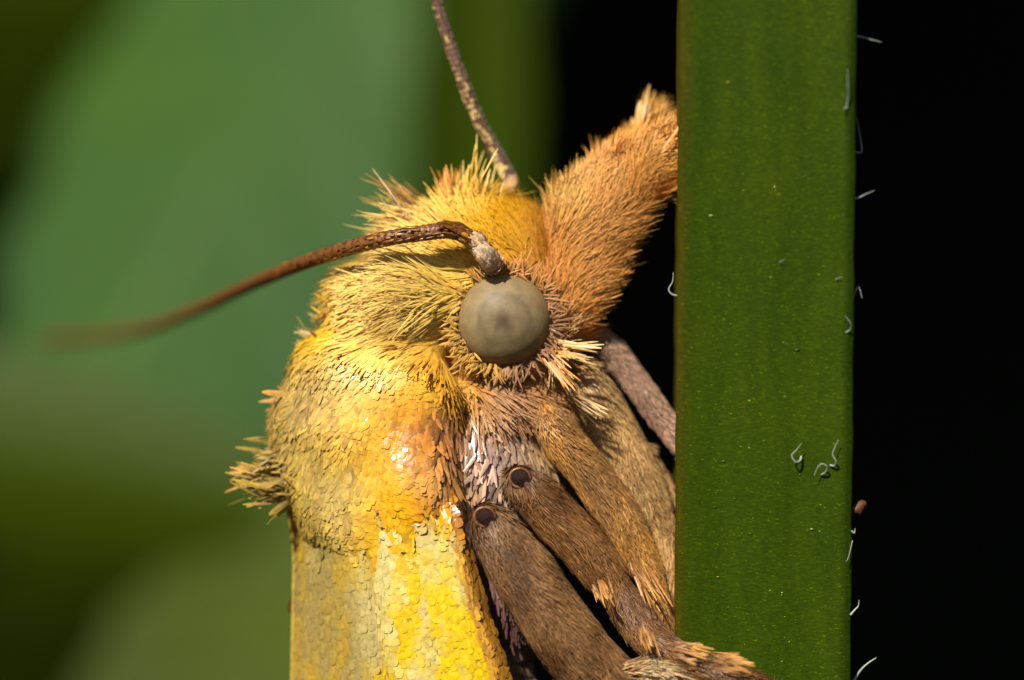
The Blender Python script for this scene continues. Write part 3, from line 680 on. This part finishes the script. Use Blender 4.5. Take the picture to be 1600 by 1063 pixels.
# ---- labial palps (the snout)
PC = [(880, 500, .35, -1, 50, 5.5, .22, PK, TN, .1, 0), (915, 500, .75, -.7, 50, 5.5, .28, PK, TN, .1, .1), (940, 470, .9, -.4, 46, 6, .38, PK, TN, .15, .2), (870, 420, .0, -1, 54, 5.5, .25, OR, TN, .1, 0),
      (905, 400, .4, -1, 54, 5.5, .16, PK, PK, .1, 0), (950, 400, .85, -.6, 54, 5.5, .25, PK, TN, .1, 0), (985, 390, 1, -.4, 46, 5.5, .40, PK, TN, .1, 0), (865, 340, -.3, -1, 60, 6.5, .40, OR, PY, .1, .1), (850, 300, -.35, -1, 60, 7, .55, OR, PY, .1, .15),
      (900, 320, .15, -1, 56, 5.5, .2, PK, TN, .1, 0), (950, 320, .6, -.8, 58, 5.5, .16, PK, TN, .1, 0), (1000, 320, .95, -.5, 56, 5.5, .3, OR, TN, .1, 0), (895, 255, -.15, -1, 52, 7, .55, OR, TN, .1, .1), (930, 230, .0, -1, 46, 6.5, .5, OR, TN, .1, .1),
      (930, 280, .3, -1, 56, 5.5, .2, OR, TN, .1, 0), (970, 250, .55, -.9, 58, 6, .2, OR, DY, .1, .1), (1010, 270, .9, -.6, 58, 6, .25, PK, TN, .1, 0), (1040, 260, 1, -.4, 46, 6, .3, OR, TN, .1, 0), (970, 200, .3, -1, 46, 7, .45, OR, PY, .1, .2), (1020, 210, .75, -.8, 52, 6.5, .25, OR, TN, .1, .1), (1045, 190, .8, -.7, 40, 6.5, .3, OR, TN, .1, .2)]
for sgn, yy in ((0, 0.86), (1, 1.76)):
    cl = [(868, 530, 24), (886, 485, 40), (901, 425, 52), (920, 360, 60), (958, 312, 54), (1002, 272, 45), (1036, 240, 34)] if not sgn else [(868, 530, 24), (888, 480, 36), (905, 420, 44), (922, 360, 44), (954, 298, 36), (988, 236, 22), (1000, 218, 14), (1004, 200, 11)]
    V, F, _ = tube(np.array([at(p[0], p[1], yy) for p in cl]) - MO, [p[2] * .01 for p in cl], 44, 20, squash=0.62)
    me = pymesh('palp', V, F); bmx = bmesh.new(); bmx.from_mesh(me); bmesh.ops.recalc_face_normals(bmx, faces=bmx.faces); bmx.to_mesh(me); bmx.free()
    paint_skin(me, from_field(PC)); p = mlink('palp', me, M_PIG)
    f = fur_on(me, 38000 if not sgn else 16000, PC, rng, 30, ln=.82, lenj=.26, mask=lambda px, py, P: P[:, 0] < 2.60, sparse_back=.25, colj=.2)
    mlink('palp_fur', npmesh('palp_fur', *f, smooth=False), M_FUR, p, 'stuff')

# ---- antennae
def antenna(path, r0, r1, n, near):
    pts = np.array([at(*p) for p in path]) - MO
    V, F, (C, T, S, B, r) = tube(pts, np.linspace(r0, r1, len(pts)), n * 4, 12)
    seg = 1 + 0.05 * np.cos(np.arange(n * 4) / 4 * 2 * np.pi)
    V[:-2] = (C[:, None] + (V[:-2].reshape(n * 4, 12, 3) - C[:, None]) * seg[:, None, None]).reshape(-1, 3)
    a = mlink('antenna', pymesh('antenna', V, F), simple('antenna_brown' , lin((104, 62, 22) if near else (96, 66, 52)), .45, .3, 20))
    g = np.random.default_rng(31); P = []; Nn = []; D = []; L = []; W = []; c0 = []; lf_ = []; G = []
    for i in range(n):
        for q in range(26):
            k = min(i * 4 + int(g.integers(0, 4)), n * 4 - 1)
            an = g.uniform(0, 2 * np.pi); nn = S[k] * np.cos(an) + B[k] * np.sin(an)
            lit = (np.cos(an - 2.2) > 0.45 and g.random() < (.95 if i % 2 else .5)) if not near else (g.random() < .15)  # far antenna: sunlit side painted in as paler scales; near: random paler ones
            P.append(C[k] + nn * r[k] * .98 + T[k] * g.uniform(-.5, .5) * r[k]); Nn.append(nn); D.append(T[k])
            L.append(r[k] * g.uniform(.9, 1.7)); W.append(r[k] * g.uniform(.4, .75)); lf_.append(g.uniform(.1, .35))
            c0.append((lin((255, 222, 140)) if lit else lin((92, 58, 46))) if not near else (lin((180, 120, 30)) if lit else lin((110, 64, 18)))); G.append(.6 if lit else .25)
        if not near:
            for q in range(10):
                an = g.uniform(-.9, .9) + np.pi * 0.0; nn = S[k] * np.cos(an) + B[k] * np.sin(an)
                P.append(C[k] + nn * r[k]); Nn.append(nn); D.append(T[k]); L.append(.085); W.append(.012); lf_.append(1.0); c0.append(lin((190, 180, 165))); G.append(.5)
    c0 = np.array(c0) * np.exp(g.normal(0, .2, len(c0)))[:, None]
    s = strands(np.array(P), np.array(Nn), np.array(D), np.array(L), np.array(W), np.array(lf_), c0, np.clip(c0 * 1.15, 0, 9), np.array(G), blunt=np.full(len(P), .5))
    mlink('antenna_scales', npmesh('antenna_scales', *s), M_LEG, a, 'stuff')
    return a
an = antenna([(738, 374, -.17), (718, 364, -.21), (690, 361, -.24), (600, 374, -.08), (500, 402, .9), (400, 441, 3.2), (300, 487, 7.0), (200, 520, 12.0), (70, 530, 18.5)], .135, .10, 78, True)
af = antenna([(797, 282, 1.75), (775, 240, 1.75), (748, 190, 1.65), (722, 125, 1.55), (700, 62, 1.5), (684, 10, 1.45), (668, -60, 1.4), (640, -230, 1.3), (590, -420, 1.1)], .125, .06, 62, False)
# scape at the base of the near antenna: a bulb of pale scales and a small pedicel
M_SCAPE = simple('scape_pale', lin((206, 164, 124)), .7, .5, 9, spec=.15)
for (pp, rr_, nn_, c_) in (([(772, 416, .02), (764, 406, -.12), (756, 396, -.20), (750, 388, -.22)], [14, 18, 17, 13], 900, (244, 204, 166)), ([(757, 391, -.12), (750, 383, -.16), (744, 377, -.18), (738, 374, -.17)], [13, 16, 15, 12], 420, (226, 184, 140))):
    V, F, (C, T, S, B, r) = tube(np.array([at(*p) for p in pp]) - MO, [q * .01 for q in rr_], 14, 18)
    V = V + noise(V + MO, 9.0)[:, None] * .012
    me = pymesh('scape', V, F); bmx = bmesh.new(); bmx.from_mesh(me); bmesh.ops.recalc_face_normals(bmx, faces=bmx.faces); bmx.to_mesh(me); bmx.free()
    mlink('scape', me, M_SCAPE, an)
    g = np.random.default_rng(77); P, N = sample(me, nn_, g); i_ = ((P[:, None] - C[None]) ** 2).sum(-1).argmin(1)
    c = lin(c_) * np.exp(g.normal(0, .22, nn_))[:, None]
    s_ = strands(P, N, T[i_] + g.normal(0, .25, P.shape), .12 * (1 + g.normal(0, .2, nn_)), np.full(nn_, .045), np.full(nn_, .16), c * .6, np.clip(c, 0, .8), np.full(nn_, .15), blunt=np.full(nn_, .7))
    mlink('scape_scales', npmesh('scape_scales', *s_, smooth=False), M_FUR, an, 'stuff')
V, F, _ = tube(np.array([at(792, 300, 1.75), at(798, 288, 1.75), at(796, 276, 1.75)]) - MO, [.13, .13, .12], 10, 14)
mlink('scape_ring', pymesh('scape_ring', V, F), M_SCAPE, af)

# ---- legs
def hairy_leg(path, n, cols, hl=26, hw=4.5, lift=.16, gloss=.2, squash=.85, label=None, mat=None, pit=None, slim=.84):
    pts = np.array([at(p[0], p[1], p[2]) for p in path]) - MO
    V, F, (C, T, S, B, r) = tube(pts, [p[3] * .01 * slim for p in path], 60, 22, squash=squash)
    aa_ = np.tile(np.linspace(0, 2 * np.pi, 22, endpoint=False), 60); Cc = np.repeat(C, 22, 0)
    V[:-2] = Cc + (V[:-2] - Cc) * (1 + .13 * np.cos(2 * aa_ - 1.2) + .10 * np.cos(3 * aa_ + .5) + .05 * noise(V[:-2] + MO, 2.5))[:, None]
    me = pymesh('leg', V, F); bmx = bmesh.new(); bmx.from_mesh(me); bmesh.ops.recalc_face_normals(bmx, faces=bmx.faces); bmx.to_mesh(me); bmx.free()
    paint_skin(me, lambda v: np.broadcast_to((np.asarray(cols[0]) + np.asarray(cols[1])) * .33, (len(v), 3))); o = mlink('leg', me, M_PIG, label=label)
    n = int(n * 2.0); hw = hw * .85; P, N = sample(me, n, rng); kp = rng.random(n) < np.where(N[:, 1] < .35, 1, .35)
    if pit is not None:
        qx, qy = pix(P + MO); kp &= (np.hypot(qx - pit[0], qy - pit[1] + 4) > 17) | (N[:, 1] > 0)
    P, N = P[kp], N[kp]; m = len(P)
    i = ((P[:, None] - C[None]) ** 2).sum(-1).argmin(1); D = T[i] + rng.normal(0, .13, (m, 3)) + noise(P + MO, 4.)[:, None] * S[i] * .18
    nz = noise(P + MO, 3.0, 3); nzb = noise(P + MO, 9., 9)
    pick = np.clip(.5 + nz * .45 + rng.normal(0, .22, m), 0, 1)[:, None]
    c0 = np.asarray(cols[0]) * (1 - pick) + np.asarray(cols[1]) * pick; c1 = np.asarray(cols[2]) * (1 - pick) + np.asarray(cols[3]) * pick
    br = np.exp(rng.normal(0, .25, m) + nzb * .12)[:, None]
    s = strands(P, N, D, hl * .01 * (1 + rng.normal(0, .25, m)), hw * .01 * np.exp(rng.normal(0, .2, m)), np.clip(lift * (1 + .8 * np.abs(rng.normal(0, .8, m))), .02, 1), np.clip(c0 * br, 0, .8), np.clip(c1 * br, 0, .8), np.clip(gloss + rng.normal(0, .1, m), 0, 1), blunt=np.full(m, .2), rings=3, bend=.4, sink=.004)
    mlink('leg_scales', npmesh('leg_scales', *s), mat or M_LEG, o, 'stuff')
    return o
FB = (lin((74, 44, 20)), lin((106, 68, 34)), lin((112, 74, 38)), lin((164, 120, 72)))
FB2 = (lin((76, 42, 16)), lin((108, 64, 26)), lin((106, 66, 30)), lin((150, 104, 56)))
FC = (lin((112, 70, 32)), lin((196, 118, 34)), lin((168, 124, 72)), lin((216, 156, 80)))
FT = (lin((136, 98, 60)), lin((190, 116, 44)), lin((196, 154, 100)), lin((216, 172, 112)))
FP = (lin((112, 78, 62)), lin((150, 110, 86)), lin((170, 130, 110)), lin((200, 160, 130)))
FS = (lin((110, 66, 34)), lin((170, 124, 72)), lin((170, 120, 70)), lin((225, 190, 140)))
legA = hairy_leg([(750, 792, -.28, 16), (763, 815, -.38, 34), (797, 866, -.46, 46), (845, 932, -.52, 53), (905, 1018, -.52, 55), (980, 1096, -.42, 50), (1040, 1140, -.3, 40)], 9000, FB, 24, 3.2, .10, pit=(757, 808))
legA['label'] = 'thick brown near leg with a dark round joint'
legA2 = hairy_leg([(880, 1075, -.35, 20), (940, 1062, -.45, 19), (1000, 1050, -.62, 17), (1040, 1052, -.72, 14), (1062, 1058, -.76, 8)], 1500, FS, 22, 4, .18)
legB = hairy_leg([(806, 732, .12, 16), (818, 755, .10, 31), (852, 788, .12, 38), (894, 832, .14, 41), (938, 886, .12, 38), (962, 922, .06, 29), (995, 968, -.10, 31), (1036, 1012, -.30, 30), (1080, 1035, -.62, 24), (1130, 1050, -.78, 20), (1175, 1060, -.76, 14), (1205, 1072, -.7, 10)], 11000, FB2, 20, 3.2, .10, pit=(812, 747))
legC = hairy_leg([(836, 622, .62, 18), (855, 652, .42, 26), (880, 684, .40, 33), (921, 737, .44, 36), (966, 802, .46, 36), (1002, 868, .46, 29), (1026, 930, .40, 20), (1043, 985, .38, 14)], 7500, FC, 20, 3.6, .10)
legD = hairy_leg([(905, 575, .85, 26), (935, 625, .80, 40), (970, 695, .86, 42), (1006, 775, .88, 41), (1030, 850, .88, 33), (1038, 930, .76, 28), (1044, 1000, .74, 20)], 7000, FT, 22, 3.6, .10)
legE = hairy_leg([(925, 520, 1.3, 20), (955, 548, 1.25, 24), (990, 592, 1.2, 22), (1025, 640, 1.15, 22), (1056, 682, 1.1, 20), (1064, 700, 1.0, 12)], 3200, FP, 18, 4, .12, .5)
legF = hairy_leg([(1000, 700, 1.45, 18), (1030, 760, 1.45, 22), (1050, 830, 1.42, 22), (1053, 900, 1.4, 22), (1052, 990, 1.4, 18)], 2000, FT, 22, 4, .12)
# spur-like scale brushes at the leg joints
sp_ = tuft([(1000, 206, 1.5, .12, -1, 14, 46, 12, .12, OR, CR, .05), (1030, 232, .9, .6, -.8, 12, 40, 10, .2, OR, TN, .06), (938, 912, -.30, .35, 1, 16, 26, 5, .14, BR, TN, .07), (1005, 985, -.66, .4, 1, 16, 26, 5, .15, BR, TN, .05), (1000, 890, .3, .45, 1, 18, 56, 6, .15, BR, TN, .09), (1120, 1032, -.95, 1, .15, 14, 34, 6, .2, BR, TN, .06), (1060, 1015, -.8, .9, .2, 14, 36, 6, .25, BR, TN, .06), (900, 622, .2, 1, .6, 7, 46, 8, .14, BR, CR, .04), (876, 545, .05, 1, .15, 8, 44, 9, .25, TN, CR, .07), (868, 562, .0, .6, .8, 14, 42, 7, .25, PK, TN, .08)])
mlink('scale_brush', npmesh('scale_brush', *sp_, smooth=False), M_LEG, body, 'stuff')
# dark sockets where the femora join
M_SOCK = simple('socket_dark', lin((40, 18, 12)), .6, .8, 9, spec=.2)
for (px, py, y, o) in ((757, 808, -.66, legA), (812, 747, -.12, legB)):
    bmx = bmesh.new(); bmesh.ops.create_uvsphere(bmx, u_segments=24, v_segments=16, radius=1)
    for v in bmx.verts:
        if v.co.y < 0: v.co.y = -0.28 * (1 - (v.co.x ** 2 + v.co.z ** 2)) ** 2 - .05 + .12 * math.sin(5 * v.co.x + 3 * v.co.z)
    me = bpy.data.meshes.new('joint'); bmx.to_mesh(me); bmx.free(); me.polygons.foreach_set('use_smooth', np.full(len(me.polygons), True))
    j = mlink('joint', me, M_SOCK, o, label='dark glossy round joint'); j.location = Vector(at(px, py, y) - MO); j.scale = (.15, .14, .14)
    a = np.linspace(0, 2 * np.pi, 25)
    ring = np.stack([np.cos(a) * .155, np.zeros(25), np.sin(a) * .145], -1) + at(px, py, y + .02) - MO
    V, F, _ = tube(ring, [.026] * 25, 48, 8, caps=False)
    mlink('joint_rim', pymesh('joint_rim', V, F), simple('joint_rim', lin((112, 72, 40)), .35, .3, 14), o)

# ---- forewings
def pl1(x, xs, ys): return np.interp(x, xs, ys)
def wing_pt(u, v):
    """u 0 dorsal fold .. 1 costa, v 0 base .. 1 tip; returns world coords on the near side"""
    py = 770 - 40 * u + v * (1680 - 60 * u)
    xl = pl1(py, [700, 770, 870, 1063, 1500, 2100, 2500], [446, 452, 458, 454, 470, 560, 640])
    xr = pl1(py, [690, 760, 850, 950, 1063, 1300, 1700, 2200, 2500], [688, 706, 735, 762, 800, 850, 880, 820, 700])
    dep = np.sin(np.pi / 2 * np.clip(u, 0, 1) ** 0.62)
    y = MID - (MID + 0.34) * dep
    y = y + 0.10 * np.exp(-((u - .40) / .035) ** 2) + .05 * np.exp(-((u - .66) / .03) ** 2) * np.clip(v * 4, 0, 1) + .22 * np.clip((u - .88) / .12, 0, 1) ** 2
    y = y - 0.10 * np.exp(-((u - .93) / .05) ** 2)
    y = y + 0.42 * np.clip(1 - v / (.052 + .016 * np.sin(u * 23) + .01 * np.sin(u * 61 + 1)), 0, 1) ** 1.5 + .06 * noise(np.stack([u * 3, u * 0, v * 12], -1), 1.0, 4)
    px = xl + (xr - xl) * u ** 0.92
    return atv(px, py, y), px, py
for sgn in (0, 1):
    nu, nv = 60, 110
    u, v = np.meshgrid(np.linspace(0, 1, nu), np.linspace(0, 1, nv), indexing='ij')
    P, _, _ = wing_pt(u, v)
    flip = (lambda Q: Q) if not sgn else (lambda Q: Q * np.array([1, -1, 1]) + np.array([0, 2 * MID, 0]))
    du = np.gradient(P, axis=0); dv = np.gradient(P, axis=1); Nn = nrm(np.cross(dv, du)); Nn[Nn[..., 1] > 0] *= -1
    V = np.vstack([flip(P.reshape(-1, 3)), flip((P - Nn * .05).reshape(-1, 3))]) - MO
    i, j = np.meshgrid(np.arange(nu - 1), np.arange(nv - 1), indexing='ij')
    F0 = np.stack([i * nv + j, (i + 1) * nv + j, (i + 1) * nv + j + 1, i * nv + j + 1], -1).reshape(-1, 4); m = nu * nv
    bd = [*[q for q in range(nv)], *[q * nv + nv - 1 for q in range(1, nu)], *[(nu - 1) * nv + q for q in range(nv - 2, -1, -1)], *[q * nv for q in range(nu - 2, 0, -1)]]
    ed = np.array([[bd[q], bd[(q + 1) % len(bd)], bd[(q + 1) % len(bd)] + m, bd[q] + m] for q in range(len(bd))])
    me = npmesh('forewing', V, np.vstack([F0, F0[:, ::-1] + m, ed]))
    bmx = bmesh.new(); bmx.from_mesh(me); bmesh.ops.recalc_face_normals(bmx, faces=bmx.faces); bmx.to_mesh(me); bmx.free()
    paint_skin(me, lambda v: np.broadcast_to(lin((190, 160, 70)) * .8, (len(v), 3))); wg = mlink('forewing', me, M_PIG, label='yellow and cream scaled forewing with a bronze edge' if not sgn else None)
    g = np.random.default_rng(40 + sgn)
    # overlapping rows of scales
    U, Vv, big = [], [], []
    v0 = -0.01
    while v0 < 1:
        vis = v0 < .24
        du_ = (0.021 if vis else .075) if not sgn else .08
        row = np.arange(0, 1.0, du_) + g.uniform(0, du_)
        U.append(row + g.normal(0, du_ * .2, len(row))); Vv.append(np.full(len(row), v0) + g.normal(0, .0022, len(row))); big.append(np.full(len(row), 1.0 if vis and not sgn else 2.8))
        v0 += (.004 if vis else .014) if not sgn else .015
    U = np.clip(np.concatenate(U), .005, .995); Vv = np.clip(np.concatenate(Vv), 0, .99); big = np.concatenate(big)
    P, px, py = wing_pt(U, Vv); e = 1e-3
    Pu = (wing_pt(np.clip(U + e, 0, 1), Vv)[0] - wing_pt(np.clip(U - e, 0, 1), Vv)[0]); Pv = wing_pt(U, Vv + e)[0] - wing_pt(U, Vv - e)[0]
    N = nrm(np.cross(Pv, Pu)); N[N[:, 1] > 0] *= -1; D = nrm(Pv) + g.normal(0, .13, P.shape)
    n = len(P)
    q1 = noise(np.stack([px * .035, px * 0, py * .014], -1), 1.0, 2); q2 = noise(np.stack([px * .09, px * 0, py * .05], -1), 1.0, 6)
    yel = np.clip(.5 + q1 * .55 + q2 * .5 + g.normal(0, .10, n), 0, 1)[:, None]
    grey_shade = np.clip((.46 - U) / .22, 0, 1)[:, None]  # dorsal side tilts away: its shade is put into the scale colour
    cr = lin((214, 196, 124)); yw = lin((224, 188, 16)); gr = lin((156, 134, 72)); gyel = lin((184, 146, 30))
    c = (cr * (1 - yel) + yw * yel) * (1 - grey_shade) + (gr * (1 - yel * .8) + gyel * yel * .8) * grey_shade
    cost = np.clip((U - .885) / .04, 0, 1)[:, None]; c = c * (1 - cost) + (lin((150, 92, 40)) * (1 - yel) + lin((200, 140, 50)) * yel) * cost
    orr = np.exp(-(((px - 590) / 18) ** 2 + ((py - 780) / 20) ** 2))[:, None]; c = c * (1 - orr) + lin((190, 120, 70)) * orr
    sh_ = np.clip((840 - py) / 70, 0, 1)[:, None] * np.clip((U - .5) / .2, 0, 1)[:, None]; c = c * (1 - sh_ * .8) + lin((205, 130, 20)) * sh_ * .8
    gl = np.clip(.22 + g.normal(0, .1, n) + .65 * cost[:, 0] + .6 * sh_[:, 0] + .4 * np.exp(-((U - .47) / .03) ** 2) + .7 * (g.random(n) < .05), 0, 1)
    br = np.exp(g.normal(0, .07, n))[:, None]
    s = strands(flip(P) - MO, (N if not sgn else N * np.array([1, -1, 1])), (D if not sgn else D * np.array([1, -1, 1])), .18 * big ** .6 * (1 + g.normal(0, .15, n)), .118 * big * np.exp(g.normal(0, .25, n)), np.clip(.062 + g.normal(0, .025, n), .025, .4), np.clip(c * br * .9, 0, 9), np.clip(c * br, 0, 9), gl, blunt=np.ones(n), thick=.34, bend=.3, sink=.004)
    mlink('wing_scales', npmesh('wing_scales', *s, smooth=False), M_WING, wg, 'stuff')
